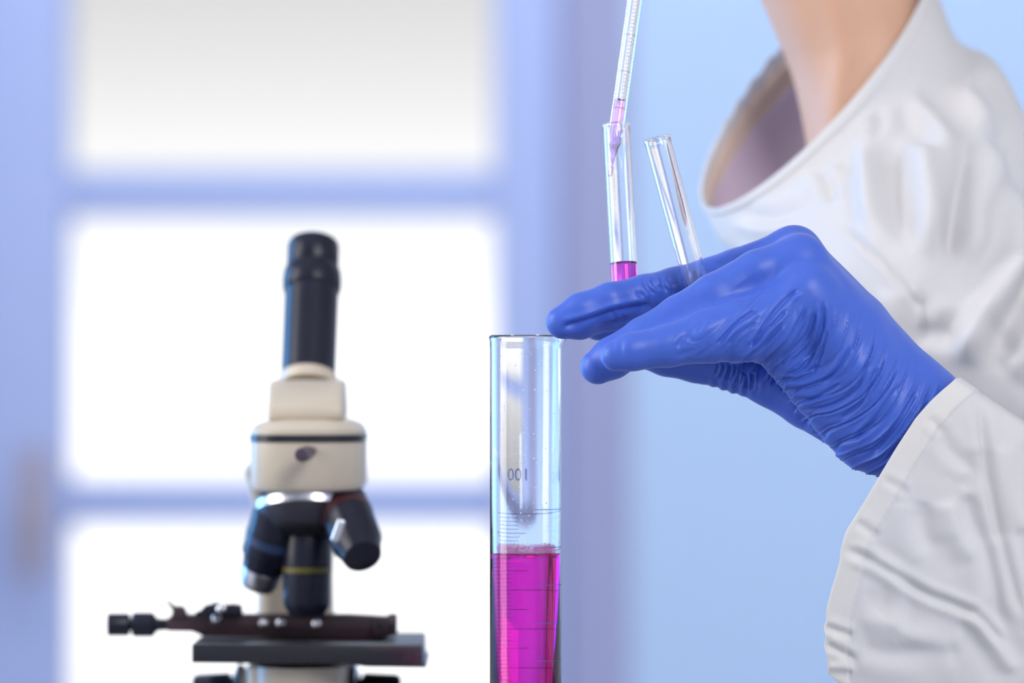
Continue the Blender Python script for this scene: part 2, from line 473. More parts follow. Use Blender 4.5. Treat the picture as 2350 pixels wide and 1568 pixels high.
for t0, t1 in row_edges:
    box('pane', (fx(PL) - .008, YW + .012, fz(t1) - .008), (fx(PR) + .008, YW + .016, fz(t0) + .008), M['pane'], win)
# window catch on the left stile
hk = (YW - .05) / F
hP = lambda px, py, y: ((px - 1175) * hk, y, Z0 + (784 - py) * hk)
ha, hb = hP(52, 1030, 0), hP(104, 1270, 0)
hd = box('window_handle', (ha[0], YW - .040, hb[2]), (hb[0], YW - .0302, ha[2]), M['handle'], win, .004)
ORIG[hd.name] = ORIG[win.name]
c1, c2 = hP(78, 1140, 0), hP(74, 1330, 0)
lathe('handle_neck', (c1[0], YW - .04, c1[2]), (0, -1, 0), [(0, 0), (.011, 0), (.011, .03), (0, .03)], M['handle'], hd, 24)
box('handle_grip', (c2[0] - .013, YW - .082, c2[2]), (c2[0] + .013, YW - .062, c1[2] + .014), M['handle'], hd, .006)

bench = root('lab_bench', (-0.35, 2.43, ZF), 'grey laminate lab bench carrying the microscope and measuring cylinder', 'bench')
box('bench_top', (-1.0, 2.12, -0.035), (0.22, 3.12, 0.0), M['bench'], bench, .004)
for x in (-0.95, 0.15):
    for y in (2.17, 3.05):
        box('leg', (x, y, ZF), (x + .05, y + .05, -0.035), M['darkmetal'], bench, .003)

# ================================================================== microscope
YM = 2.595; km = YM / F
mic = root('microscope', tuple(P(705, 784, YM).xy) + (0.0,), 'beige and black monocular microscope with three objectives and a mechanical stage', 'microscope')
mp = lambda px, py, dd=0.0: P(px, py, YM + dd)
def vlathe(name, cx, prof, mat, parent=mic, dd=0.0, n=56, deg=35):
    """vertical lathe from (radius px, py) pairs, at depth YM + dd"""
    kk = (YM + dd) / F
    b = mp(cx, prof[0][1], dd)
    return lathe(name, b, (0, 0, 1), [(r * kk, (prof[0][1] - py) * kk) for r, py in prof], mat, parent, n, deg=deg)
def alathe(name, a, b, prof, mat, parent=mic, n=48, deg=35):
    """lathe along the segment a -> b: (radius px, fraction) pairs"""
    a = np.array(a); b = np.array(b); L = np.linalg.norm(b - a)
    return lathe(name, a, b - a, [(r * km, t * L) for r, t in prof], mat, parent, n, deg=deg)
def rounded_slab(name, x0, x1, y0, y1, z_prof, mat, rad, parent=mic, n=8):
    """rounded-rectangle footprint stacked through (inset, z) levels"""
    V = []; ring_n = 4 * n
    for ins, z in z_prof:
        r = max(rad - ins * .6, .002)
        cs = [(x1 - ins - r, y1 - ins - r, 0), (x0 + ins + r, y1 - ins - r, 90), (x0 + ins + r, y0 + ins + r, 180), (x1 - ins - r, y0 + ins + r, 270)]
        for cx, cy, a0 in cs:
            for q in range(n):
                a = math.radians(a0 + 90 * q / (n - 1)); V.append((cx + r * math.cos(a), cy + r * math.sin(a), z))
    Fc = grid_faces(len(z_prof), ring_n)
    Fc += [tuple(range(ring_n))[::-1], tuple(range((len(z_prof) - 1) * ring_n, len(z_prof) * ring_n))]
    return sharp(mk(name, np.array(V), Fc, mat, parent), 40)
zz = lambda py, dd=0.0: Z0 + (784 - py) * (YM + dd) / F
xx = lambda px, dd=0.0: (px - 1175) * (YM + dd) / F

# base (below the frame) and arm
rounded_slab('base', xx(705) - .075, xx(705) + .075, YM - .07, YM + .15, [(.003, .0), (0, .004), (0, .026), (.006, .032)], M['beige'], .03)
V = []; prof = [(.065, .03, .024), (.070, .09, .020), (.071, .13, .0180), (.070, .16, .0175), (.066, .185, .0185), (.056, .203, .021), (.044, .214, .024)]
for dd, z, hw in prof:
    th_ = .034
    for sx_, sy_ in ((-1, 0), (1, 0), (1, 1), (-1, 1)): V.append((xx(677, .08) + sx_ * hw, YM + dd + sy_ * th_, z))
Fc = grid_faces(len(prof), 4) + [(3, 2, 1, 0), tuple(range(len(V) - 4, len(V)))]
bevel(sharp(mk('arm', np.array(V), Fc, M['beige'], mic), 60), .006, 4)
# body below the stage with focus knobs
rounded_slab('focus_housing', xx(566, .03), xx(797, .03), YM + .025, YM + .115, [(0, .03), (0, zz(1532, .03))], M['beige'], .008)
lathe('condenser', (xx(690), YM, zz(1620)), (0, 0, 1), [(0, 0), (.018, 0), (.020, .006), (.020, .018), (.0, .018)], M['beige'], mic, 40)
for sx_, x0 in ((-1, xx(566, .06)), (1, xx(797, .06))):
    kz = zz(1640, .06)
    lathe('knob_collar', (x0, YM + .06, kz), (sx_, 0, 0), [(0, 0), (.0215, 0), (.0235, .002), (.0235, .004), (.019, .006), (0, .006)], M['chrome'], mic, 48)
    kn = lathe('focus_knob', (x0 + sx_ * .006, YM + .06, kz), (sx_, 0, 0), [(0, 0), (.0165, 0), (.0195, .002), (.0188, .017), (.0175, .019), (.011, .0195), (.011, .026), (0, .026)], M['black'], mic, 48)
# stage
st = prism('stage', [(440, 1479), (968, 1481), (970, 1526), (980, 1533), (840, 1531), (800, 1525), (440, 1522)], YM - .030, YM + .085, M['blackgloss'], mic, .0008)
# mechanical stage: front bar, rear carriage, slide holder, knobs, screws
yb = .018
bar = prism('mechanical_stage', [(384, 1418), (430, 1412), (560, 1411), (700, 1411), (800, 1411), (856, 1414), (888, 1416), (893, 1411), (908, 1411), (911, 1416), (911, 1458), (880, 1466), (840, 1468), (640, 1464), (470, 1462), (440, 1450), (384, 1449)], YM + yb, YM + yb + .014, M['bronze'], mic, .0006)
for x, y in ((497, 1421), (510, 1397)) + ((605, 1431), (644, 1431), (727, 1433)):
    b = mp(x, y, yb if y > 1410 else .006)
    lathe('screw', b, (0, -1, 0), [(0, -.001), (.0024, -.001), (.0024, .0006), (.0018, .0014), (.0009, .0018), (0, .0019)], M['chrome'], bar, 20, deg=60)
prism('end_block', [(858, 1417), (909, 1416), (910, 1456), (876, 1463), (858, 1463)], YM + yb - .004, YM + yb + .001, M['bronze'], bar, .0006)
for x in (872, 898):
    lathe('screw', mp(x, 1436, yb - .004), (0, -1, 0), [(0, -.001), (.0018, -.001), (.0018, .0005), (0, .0008)], M['darkmetal'], bar, 16)
prism('lever', [(378, 1376), (392, 1386), (398, 1392), (418, 1392), (424, 1398), (430, 1413), (430, 1420), (392, 1420), (396, 1402)], YM + yb - .002, YM + yb + .006, M['bronze'], bar, .0005)
hold = prism('slide_holder', [(446, 1413), (450, 1404), (458, 1404), (470, 1390), (484, 1388), (492, 1383), (502, 1387), (520, 1389), (532, 1387), (553, 1390), (556, 1413)], YM + .006, YM + .016, M['black'], mic, .0006)
lathe('screw', mp(507, 1399, .006), (0, -1, 0), [(0, -.001), (.0024, -.001), (.0024, .0006), (.0018, .0014), (0, .0019)], M['chrome'], hold, 20, deg=60)
zk = zz(1434, yb + .006); yk = YM + yb + .006
kk = (YM + yb + .006) / F
kx = lambda px: (px - 1175) * kk
def xlathe(name, prof, mat, parent): # (px, radius px)
    x0 = kx(prof[0][0])
    return lathe(name, (x0, yk, zk), (1, 0, 0), [(r * kk, kx(x) - x0) for x, r in prof], mat, parent, 40)
kp = xlathe('stage_drive', [(300, 0), (300, 12), (305, 18), (311, 20), (350, 20), (359, 18), (362, 14), (385, 13), (390, 0)], M['black'], mic)
xlathe('drive_knob', [(247, 0), (247, 24), (249, 26), (294, 26), (297, 24), (300, 12), (301, 0)], M['black'], kp)
xlathe('drive_collar', [(302, 0), (302, 22), (308, 28), (350, 28), (356, 22), (359, 0)], M['black'], kp)
# objective in use
ob = vlathe('objective', 704, [(0, 1190), (44, 1190), (46, 1222), (55, 1226), (57, 1232), (57, 1300), (56, 1301), (56, 1317), (55, 1318), (54, 1385), (50, 1396), (38, 1413), (18, 1414), (0, 1414)], M['black'])
vlathe('colour_ring', 704, [(55.0, 1301), (57.2, 1301.5), (57.2, 1314), (55.0, 1314.5)], M['yellow'], ob)
vlathe('lens', 704, [(0, 1413.5), (12, 1414), (0, 1416)], M['lens'], ob)
# tilted objectives
a, b = mp(650, 1145, -.004), mp(590, 1352, .012)
ob2 = alathe('objective', a, b, [(0, 0), (52, 0), (54, .12), (60, .15), (60, .62), (54, .66), (50, .74), (44, .90), (36, .97), (16, 1.0), (0, 1.0)], M['black'])
alathe('colour_ring', a, b, [(58, .40), (61, .405), (61, .49), (58, .495)], M['bluering'], ob2)
alathe('tip_sleeve', a, b, [(48, .765), (50, .77), (46, .90), (38, .975), (17, 1.004), (0, 1.006)], M['chrome'], ob2)
a, b = mp(778, 1135, -.006), mp(832, 1278, -.038)
ob3 = alathe('objective', a, b, [(0, 0), (48, 0), (50, .1), (58, .14), (58, .78), (52, .84), (44, 1.0), (20, 1.02), (0, 1.02)], M['black'])
alathe('colour_ring', a, b, [(56, .30), (59.5, .305), (59.5, .40), (56, .405)], M['red'], ob3)
box('highlight_plate', mp(766, 1246, -.052), mp(786, 1190, -.046), M['chrome'], ob3, .001, rot=Matrix.Rotation(math.radians(20), 3, 'Y'))  # chrome plate added in place of the silver highlight on this objective
# nosepiece
tilt = (0, .28, .96)
cb = np.array(mp(708, 1230, -.004))
npz = lathe('nosepiece', cb, tilt, [(r * km, h * km) for r, h in [(0, -8), (58, -6), (92, 12), (112, 36), (120, 52), (121, 58)]] + [(112 * km, 60 * km), (0, 60 * km)], M['darkmetal'], mic)
lathe('knurled_ring', cb, tilt, [(r * km, h * km) for r, h in [(118, 50), (124, 53), (125, 72), (120, 78), (100, 82), (0, 82)]], M['chrome'], npz)
# head
yh0, yh1 = YM - .028, YM + .07
dh = -.028
head = rounded_slab('head', xx(571, dh), xx(832, dh), yh0, yh1, [(.008, zz(1136, dh)), (.0015, zz(1126, dh)), (0, zz(1112, dh)), (0, zz(1016, dh))], M['beige'], .016)
rounded_slab('joint_ring', xx(570, dh) , xx(833, dh), yh0 - .0004, yh1, [(.0, zz(1015.5, dh)), (.0, zz(999, dh))], M['blackgloss'], .016)
rounded_slab('prism_housing', xx(573, dh), xx(829, dh), yh0, yh1, [(0, zz(998.5, dh)), (0, zz(988, dh)), (.002, zz(976, dh)), (.006, zz(968, dh)), (.012, zz(963, dh))], M['beige'], .016)
# inclined neck block
V = []; npr = [(612, 789, 966, -.016, .05), (613, 788, 935, -.016, .055), (615, 787, 922, -.0135, .06), (617, 786, 884, .006, .075), (621, 783, 872, .016, .085)]
for x0, x1, py, d0, d1 in npr:
    for x, d in ((x0, d0), (x1, d0), (x1, d1), (x0, d1)): V.append(tuple(P(x, py, YM + d)) if d == d0 else (xx(x, d0), YM + d, zz(py, d0)))
Fc = grid_faces(len(npr), 4) + [(3, 2, 1, 0), tuple(range(len(V) - 4, len(V)))]
nb = mk('neck_block', np.array(V), Fc, M['beige'], mic); sharp(nb, 70); bevel(nb, .005, 4)
# eyepiece tube leaning away
e0 = np.array(mp(707, 872, .042)); ang = math.radians(29)
ax = np.array((.018, math.sin(ang), math.cos(ang))); ke = (YM + .05) / F
lathe('tube_collar', e0 - ax * 20 * ke, ax, [(r * ke, h * ke) for r, h in [(0, 0), (67, 0), (67, 24), (64, 28), (0, 28)]], M['beige'], mic)
tb = lathe('eyepiece_tube', e0, ax, [(r * ke, h * ke) for r, h in [(0, 0), (62.5, 0), (62.5, 262), (0, 262)]], M['black'], mic)
lathe('eyepiece', e0, ax, [(r * ke, h * ke) for r, h in [(60, 226), (64, 229), (68, 242), (68.5, 262), (66, 284), (62, 289), (58.5, 292), (58.5, 298), (60.5, 301), (60.5, 351), (58, 358), (46, 360), (40, 354), (0, 352)]], M['black'], mic, deg=50)
# locking screw on the head
lk = lathe('locking_screw', (xx(716, -.03), yh0, zz(1036, -.03)), (-.16, -1, -.05), [(r * km, h) for r, h in [(0, 0), (10, 0), (10, .010), (15, .011), (16.5, .013), (16.5, .024), (14, .026), (0, .0265)]], M['screw'], mic, 28)

# ================================================================== measuring cylinder
YC = 2.398; kc = YC / F
CX = P(1206, 784, YC).x; RC = 82.0 * kc; RI = RC - .0016
zt = lambda py: Z0 + (784 - py) * kc
ztop = zt(769)
cyl = root('measuring_cylinder', (CX, YC, 0), 'tall glass measuring cylinder of magenta liquid standing below the gloved fingertips', 'measuring cylinder')
prof = [(RC, .012), (RC, ztop - .006), (RC + .0001, ztop - .003), (RC + .0004, ztop - .0012), (RC + .0003, ztop - .0007), (RC - .0001, ztop - .00025), (RC - .0006, ztop), (RC - .0011, ztop - .00025), (RI + .0001, ztop - .0008), (RI, ztop - .0016), (RI, ztop - .004), (RI, .022), (RI - .001, .0175), (RI - .004, .0155), (0, .015), ]
prof = [(r, z) for r, z in prof] + [(0, .010), (RC - .003, .010)]
gw = lathe('glass_wall', (CX, YC, 0), (0, 0, 1), prof, M['glass'], cyl, 128, closed=False, deg=80)
# pouring lip on the right
me = gw.data
for vtx in me.vertices:
    x, y, z = vtx.co
    r = math.hypot(x, y)
    if z > ztop - .007 and r > RI * .9:
        a = math.atan2(y, x); wgt = math.exp(-(a / .30) ** 2) * ((z - (ztop - .007)) / .007) ** 1.5
        vtx.co.x += .0028 * wgt
bm = bmesh.new(); bm.from_mesh(me)
bmesh.ops.holes_fill(bm, edges=[e for e in bm.edges if e.is_boundary])
bmesh.ops.recalc_face_normals(bm, faces=bm.faces); bm.to_mesh(me); bm.free()
lathe('foot', (CX, YC, 0), (0, 0, 1), [(0, 0), (.030, 0), (.031, .002), (.031, .006), (.022, .010), (.0148, .0125), (0, .0125)], M['glass'], cyl, 6, deg=20)
zl = zt(1271)
rl = RI + .0003
lq = lathe('liquid', (CX, YC, 0), (0, 0, 1), [(0, .0148), (RI - .004, .0152), (rl - .0005, .0175), (rl, .022), (rl, zl + .0006), (rl - .0008, zl + .0001), (rl - .002, zl - .0001), (0, zl - .0002)], M['liquid'], cyl, 128, deg=80)
tag(lq, 'magenta liquid')
# foam: a raft of small bubbles on the liquid
def blobs(name, pts, mat, parent, sub=1):
    bm = bmesh.new(); bmesh.ops.create_icosphere(bm, subdivisions=sub, radius=1.0)
    sv = np.array([v.co[:] for v in bm.verts]); sf = np.array([[v.index for v in f.verts] for f in bm.faces]); bm.free()
    p = np.array(pts)
    V = (p[:, None, :3] + sv[None] * p[:, None, 3:]).reshape(-1, 3)
    Fc = (sf[None] + (np.arange(len(p)) * len(sv))[:, None, None]).reshape(-1, 3)
    return mk(name, V, Fc, mat, parent)
pts = []
for i in range(2600):
    a = random.uniform(0, 2 * math.pi); r = (RI - .0004) * math.sqrt(random.uniform(.45, .99))
    h = random.random()
    rad = random.uniform(.00025, .00065) * (1.15 if h > .6 else .9)
    top = .0046 + .0012 * mnoise.noise((a * 2.2, r * 300, 1.7))
    pts.append((CX + (r - rad) * math.cos(a), YC + (r - rad) * math.sin(a), zl + .0001 + h * top, rad))
fo = tag(blobs('foam', pts, M['foam'], cyl, 1), 'pale pink bubble foam', kind='stuff')
# condensation drops on the inside
pts = []
for i in range(170):
    a = math.radians(random.gauss(-92, 26)); z = zt(random.choice([random.uniform(790, 900), random.uniform(930, 1080), random.uniform(1080, 1230), random.uniform(1100, 1230)]))
    rad = random.choice([.00012, .00016, .0002, .00028, .00035])
    pts.append((CX + (RI - rad * .3) * math.cos(a), YC + (RI - rad * .3) * math.sin(a), z, rad))
tag(blobs('condensation_drops', pts, M['drop'], cyl, 2), kind='stuff')

# printed scale and numeral (on the far side of the cylinder, read from behind)
def arcs(name, marks, center, axis_z, R, mat, parent, thick, n_per=60):
    """marks = (height, a0, a1 degrees, line width): thin raised bands round a vertical cylinder"""
    V = []; Fc = []
    for z, a0, a1, w in marks:
        n = max(4, int(abs(a1 - a0) / 360 * n_per * 3))
        b = len(V)
        for i in range(n + 1):
            a = math.radians(a0 + (a1 - a0) * i / n); c, s_ = math.cos(a), math.sin(a)
            for rr, hz in ((R, -w), (R + thick, -w), (R + thick, w), (R, w)):
                V.append((center[0] + rr * c, center[1] + rr * s_, z + hz))
        for i in range(n):
            for q in range(4):
                Fc.append((b + i * 4 + q, b + i * 4 + (q + 1) % 4, b + (i + 1) * 4 + (q + 1) % 4, b + (i + 1) * 4 + q))
    return mk(name, np.array(V), Fc, mat, parent, smooth=False)
marks = []
step = 86.5 / 10
for ml in range(0, 56):
    py = 1168 + ml * step
    if py > 1650: break
    z = zt(py)
    if ml % 10 == 0: marks.append((z, -75, 150, .00013))
    elif ml % 5 == 0: marks.append((z, 88, 152, .00012))
    else: marks.append((z, 102, 144, .00010))
arcs('printed_scale', marks, (CX, YC), None, RC + .00002, M['ink'], cyl, .00006)
def text_mesh(txt, size):
    cu = bpy.data.curves.new('t', 'FONT'); cu.body = txt; cu.size = size; cu.resolution_u = 4
    cu.align_x = 'CENTER'; cu.extrude = 0.0
    o = bpy.data.objects.new('t', cu); COL.objects.link(o)
    dg = bpy.context.evaluated_depsgraph_get(); me = bpy.data.meshes.new_from_object(o.evaluated_get(dg))
    bm = bmesh.new(); bm.from_mesh(me); bmesh.ops.triangulate(bm, faces=bm.faces)
    bmesh.ops.subdivide_edges(bm, edges=bm.edges, cuts=1)
    V = np.array([v.co[:] for v in bm.verts]); bm.verts.index_update(); Fc = [[v.index for v in f.verts] for f in bm.faces]
    bm.free(); bpy.data.objects.remove(o); bpy.data.meshes.remove(me)
    return V, Fc
V, Fc = text_mesh('100', .0072)
# centre of the numeral sits a little left of the axis on the far side
a_c = math.pi / 2 + math.asin((1206 - 1188) / 82)
ang = a_c + V[:, 0] / RC
Rr = RC + .00006
V = np.stack([CX + Rr * np.cos(ang), YC + Rr * np.sin(ang), zt(1094) + V[:, 1]], 1)
mk('printed_numeral', V, Fc, M['ink'], cyl, smooth=False)

# ================================================================== test tubes
def tube(name, top, bot, d_top, d_bot, rpx, label, liquid_py=None):
    """glass test tube from its mouth to its round bottom (pixels + depths)"""
    A = np.array(P(*top, d_top)); B = np.array(P(*bot, d_bot)); L = np.linalg.norm(A - B); axd = (A - B) / L
    R = rpx * (d_top + d_bot) / 2 / F; w = .0009; Ri = R - w
    t = root(name, tuple(B), label, 'test tube', 'test tubes in the gloved hand')
    pr = [(0, 0)] + [(R * math.sin(q), R - R * math.cos(q)) for q in np.linspace(.2, math.pi / 2, 9)]
    pr += [(R, L - .004), (R + .0002, L - .0012)] + [(R - w / 2 + .0001 + (w / 2 + .0002) * math.cos(q), L - .0006 + .0006 * math.sin(q)) for q in np.linspace(0, math.pi, 9)] + [(Ri, L - .0016), (Ri, L - .004)]
    pr += [(Ri * math.sin(q), R - Ri * math.cos(q)) for q in np.linspace(math.pi / 2, .2, 9)] + [(0, w)]
    lathe('glass_wall', B, axd, pr, M['glass'], t, 72, deg=80)
    if liquid_py is not None:
        h = (bot[1] - liquid_py) / (bot[1] - top[1]) * L; ro = Ri + .00015
        pr = [(0, w - .0001)] + [(ro * math.sin(q), R - ro * math.cos(q)) for q in np.linspace(.2, math.pi / 2, 9)]
        pr += [(ro, h + .0007), (ro - .0004, h + .0002), (ro - .0012, h), (0, h - .0001)]
        tag(lathe('liquid', B, axd, pr, M['liquid_pale'], t, 72, deg=80), 'magenta liquid')
    return t
T1D = 2.394
tb1 = tube('test_tube', (1413.5, 284), (1437, 716), T1D + .010, T1D, 31.0, 'upright glass test tube of magenta liquid with the pipette tip in its mouth', 607)
pts = []
A1 = np.array(P(1413.5, 284, T1D + .010)); B1 = np.array(P(1437, 716, T1D))
R1 = 31 * T1D / F
for i in range(60):
    q = random.uniform(.28, .55); c = A1 + (B1 - A1) * q; a = math.radians(random.gauss(-105, 22)); rad = random.uniform(.00007, .0002)
    pts.append((c[0] + (R1 - .0009) * math.cos(a), c[1] + (R1 - .0009) * math.sin(a), c[2], rad))
tag(blobs('condensation_drops', pts, M['drop'], tb1, 1), kind='stuff')
T2D = 2.371
tb2 = tube('test_tube', (1507, 316), (1617, 724), T2D + .004, T2D - .001, 30.0, 'empty glass test tube slanting up between two gloved fingers')

# ================================================================== pipette
pa = np.array(P(1456, 0, T1D + .026)); pb = np.array(P(1421, 285, T1D + .012)); dv = pa - pb; dv /= np.linalg.norm(dv)
tip = np.array(P(1399, 404, T1D + .007))
pr_ = 17.0 * T1D / F; pi_ = pr_ * .52
L1 = np.linalg.norm(pb - tip)
pip = root('pipette', tuple(tip), 'graduated glass pipette lowered into the upright test tube', 'pipette')
# jet bends slightly to the wall: sheared lathe along the straight axis, tip shifted onto the wall
axp = (pb + dv * .05) - tip; axp /= np.linalg.norm(axp)
Lp = .27
hs = (404 - 318) * T1D / F; hm = (404 - 352) * T1D / F
out = [(.0008, 0), (.0010, .0004), (.00110, hm * .5), (.00125, hm * .9), (.00150, hm * 1.08), (pr_ * .66, hs * .82), (pr_ * .90, hs * .94), (pr_ * .985, hs * 1.04), (pr_, hs + .002), (pr_, Lp)]
inn = [(pi_, Lp), (pi_, hs + .0025), (pi_ * .95, hs + .0005), (pi_ * .55, hs * .84), (.0006, hm * 1.0), (.0005, 0)]
o = lathe('glass_stem', tip, axp, out + inn, M['glass'], pip, 56, closed=True, deg=80)
hl = (404 - 222) * T1D / F
po = .0001
lqp = lathe('liquid', tip, axp, [(0, .0002), (.0005 + po, .0002), (.0006 + po, hm * 1.0), (pi_ * .55 + po, hs * .84), (pi_ * .95 + po, hs + .0005), (pi_ + po, hs + .0025), (pi_ + po, hl + .0004), (pi_ * .5, hl), (0, hl - .0002)], M['liquid_pip'], pip, 40, deg=80)
tag(lqp, 'pale magenta liquid')
a_, u_, w_ = frame_of(axp)
V = []; Fc = []
i = 0
hmark = (404 - 243) * T1D / F
stepm = 8.9 * T1D / F
while hmark < Lp - .02:
    af = math.degrees(math.atan2(-w_[1], -u_[1]))                     # side that faces the lens
    al = math.degrees(math.atan2(-w_[0], -u_[0])); sg = 1 if ((al - af + 540) % 360 - 180) > 0 else -1
    spans = [(af - 84, af + 84)] if i % 10 == 0 else [(af + sg * 52, af + sg * 92), (af + sg * 4, af - sg * 20), (af - sg * 58, af - sg * 90)]
    w2 = .00012
    for a0, a1 in spans:
        n = 10; b0 = len(V)
        for q in range(n + 1):
            a = math.radians(a0 + (a1 - a0) * q / n)
            dr = u_ * math.cos(a) + w_ * math.sin(a)
            for rr, hz in ((pr_, -w2), (pr_ + .00005, -w2), (pr_ + .00005, w2), (pr_, w2)): V.append(tip + axp * (hmark + hz) + dr * rr)
        for q in range(n):
            for e in range(4): Fc.append((b0 + q * 4 + e, b0 + q * 4 + (e + 1) % 4, b0 + (q + 1) * 4 + (e + 1) % 4, b0 + (q + 1) * 4 + e))
    hmark += stepm; i += 1
mk('printed_scale', np.array(V), Fc, M['inkbrown'], pip, smooth=False)

# ================================================================== person
D0 = 2.350
H = lambda px, py, mm: np.array(P(px, py, D0 + mm / 1000.0))
hr = lambda r, mm=0: r * (D0 + mm / 1000.0) / F
person = root('person', (0.40, 2.68, ZF), 'person in a white lab coat and blue glove, bending forward to hold two test tubes', 'person')

# ---- gloved left hand --------------------------------------------------------
lo = np.array([H(1225, 780, 0)[0], D0 - .040, H(1700, 1240, 0)[2]])
hi = np.array([H(2330, 780, 0)[0], D0 + .095, H(1700, 490, 0)[2]])
HV = .00080
G = make_grid(lo, hi, HV)
def chain(pts, k=.002):
    """finger as a chain of tapered segments: (px, py, mm, radius px)"""
    d = None
    for (x0, y0, m0, r0), (x1, y1, m1, r1) in zip(pts[:-1], pts[1:]):
        q = rcone(G, H(x0, y0, m0), H(x1, y1, m1), hr(r0, m0), hr(r1, m1))
        d = q if d is None else smin(d, q, k)
    return d
palm = chain([(1853, 668, -3, 58), (1960, 840, 1, 84), (2066, 985, 8, 96)])
palm = smin(palm, chain([(1838, 606, 8, 58), (1960, 770, 9, 78), (2090, 945, 12, 92)]), .008)
palm = smin(palm, chain([(1824, 582, 23, 58), (1965, 750, 22, 76), (2104, 928, 20, 90)]), .008)
palm = smin(palm, chain([(1812, 596, 41, 56), (1950, 770, 38, 74), (2090, 940, 32, 88)]), .008)
palm = smin(palm, chain([(1775, 800, 2, 48), (1880, 880, 6, 74), (1990, 995, 11, 88)]), .008)          # edge of the hand
thenar = chain([(1770, 884, 44, 50), (1850, 925, 40, 58), (1965, 985, 30, 66)])
palm = smin(palm, thenar, .004)
wrist = chain([(2070, 958, 17, 130), (2100, 981, 21, 131), (2128, 1006, 25, 112), (2200, 1070, 28, 84), (2300, 1150, 30, 74)])
palm = smin(palm, wrist, .010)
fA = chain([(1288, 738, 21, 35), (1335, 713, 22, 41), (1400, 690, 23, 41), (1480, 673, 30, 42), (1548, 662, 37, 47), (1690, 624, 34, 52), (1822, 578, 23, 56)])
fA2 = chain([(1290, 744, 22, 34), (1332, 741, 26, 37), (1400, 722, 30, 36), (1480, 704, 34, 42), (1548, 682, 40, 48), (1690, 634, 36, 50)])
fA = smin(fA, fA2, .0012)
fB = chain([(1371, 843, 1, 40), (1405, 822, 1, 47), (1480, 776, 1, 48), (1560, 728, 3, 50), (1640, 682, 4, 53), (1740, 628, 6, 54), (1836, 596, 8, 56)])
fC = chain([(1412, 817, -15, 35), (1450, 808, -15, 43), (1535, 794, -13, 47), (1630, 771, -10, 61), (1700, 760, -7, 73), (1775, 742, -4, 78), (1850, 690, -2, 68)])
fI = chain([(1372, 744, 63, 38), (1420, 738, 64, 44), (1480, 728, 64, 47), (1600, 690, 60, 50), (1700, 640, 52, 52), (1812, 596, 41, 56)])
fT = chain([(1468, 800, 42, 42), (1530, 815, 46, 48), (1600, 828, 48, 50), (1690, 846, 47, 54), (1770, 880, 44, 52)])
d = palm
for fg, kk_ in ((fA, .005), (fB, .005), (fC, .006), (fI, .004), (fT, .003)): d = smin(d, fg, kk_)
V, Fq = surface_nets(d.astype(np.float32), lo, HV)
V, Fq = subdivide(V, Fq)
del d, palm, fA, fA2, fB, fC, fI, fT, thenar, wrist
N = vert_normals(V, Fq)
px, py = to_px(V)
front = smooth01(.05, .45, -N[:, 1])
z8 = lambda L: [(1600 + x * .3954, 500 + y * .3954) for x, y in L]
z7 = lambda L: [(1220 + x * .2553, 500 + y * .2553) for x, y in L]
z4 = lambda L: [(1640 + x * .1658, 640 + y * .1658) for x, y in L]
flow = [z8(L) for L in (
    [(420, 330), (260, 470), (60, 620), (0, 660)],
    [(520, 380), (330, 560), (120, 760), (60, 800)],
    [(600, 400), (470, 560), (340, 700), (250, 810)],
    [(660, 420), (560, 600), (430, 740), (300, 850)],
    [(720, 470), (640, 640), (500, 790), (380, 880)],
    [(780, 480), (740, 640), (610, 800), (470, 900)],
    [(850, 490), (830, 640), (720, 800), (540, 920)],
    [(910, 540), (890, 720), (780, 880), (560, 960)],
    [(1000, 600), (970, 780), (870, 940), (620, 1030)],
    [(1080, 660), (1040, 850), (930, 1010), (780, 1090), (640, 1110)],
    [(1140, 720), (1095, 920), (990, 1070), (820, 1160), (700, 1180)],
    [(1210, 740), (1180, 900), (1085, 1075), (950, 1200), (800, 1270)],
    [(1270, 790), (1240, 950), (1150, 1140), (1010, 1280), (850, 1340)],
    [(1330, 840), (1300, 1000), (1200, 1190), (1060, 1350), (890, 1430)],
    [(1390, 885), (1345, 1050), (1230, 1245), (1090, 1415), (950, 1470)],
    [(1450, 925), (1390, 1060), (1270, 1250), (1130, 1415), (1020, 1495)],
    [(1500, 935), (1430, 1080), (1310, 1260), (1170, 1420), (1060, 1510)],
)]
num = np.zeros(len(V)); den = np.zeros(len(V)); best = np.full(len(V), 1e9); along = np.zeros(len(V))
for i, L in enumerate(flow):
    L = [tuple(q) for q in catmull(L, 14)]
    q, t = seg_dist(px, py, L)
    wq = 1 / (q + 1.5) ** 3.2
    num += wq * i; den += wq; m = q < best; best[m] = q[m]; along[m] = t[m]
u = num / den
n1 = nz(V, 26, 3.1); n2 = nz(V, 45, 9.7); n3 = nz(V, 25, 1.3)
ridge = lambda x: 1 - 2 * (np.sin(math.pi * x) ** 2 + .006) ** .42
region = np.exp(-(np.maximum(best - 22, 0) / 10.0) ** 2)
amp = region * smooth01(.0, .30, along) * (0.55 + .45 * smooth01(3, 9, u)) * np.clip(.75 + .6 * n3, .25, 1.25) * (1 - .6 * smooth01(1035, 1080, py))
side = smooth01(-.1, .3, -N[:, 1] + .25)
disp = .00128 * amp * side * (.55 * ridge(u * .9 + .5 * n1) + .75 * ridge(u * 1.8 + .9 * n1 + .3) * np.clip(.6 + .9 * n2, .2, 1.2) + .26 * ridge(u * 2.9 + 1.3 * n1) * np.clip(.6 - .9 * n2, .1, 1.2))
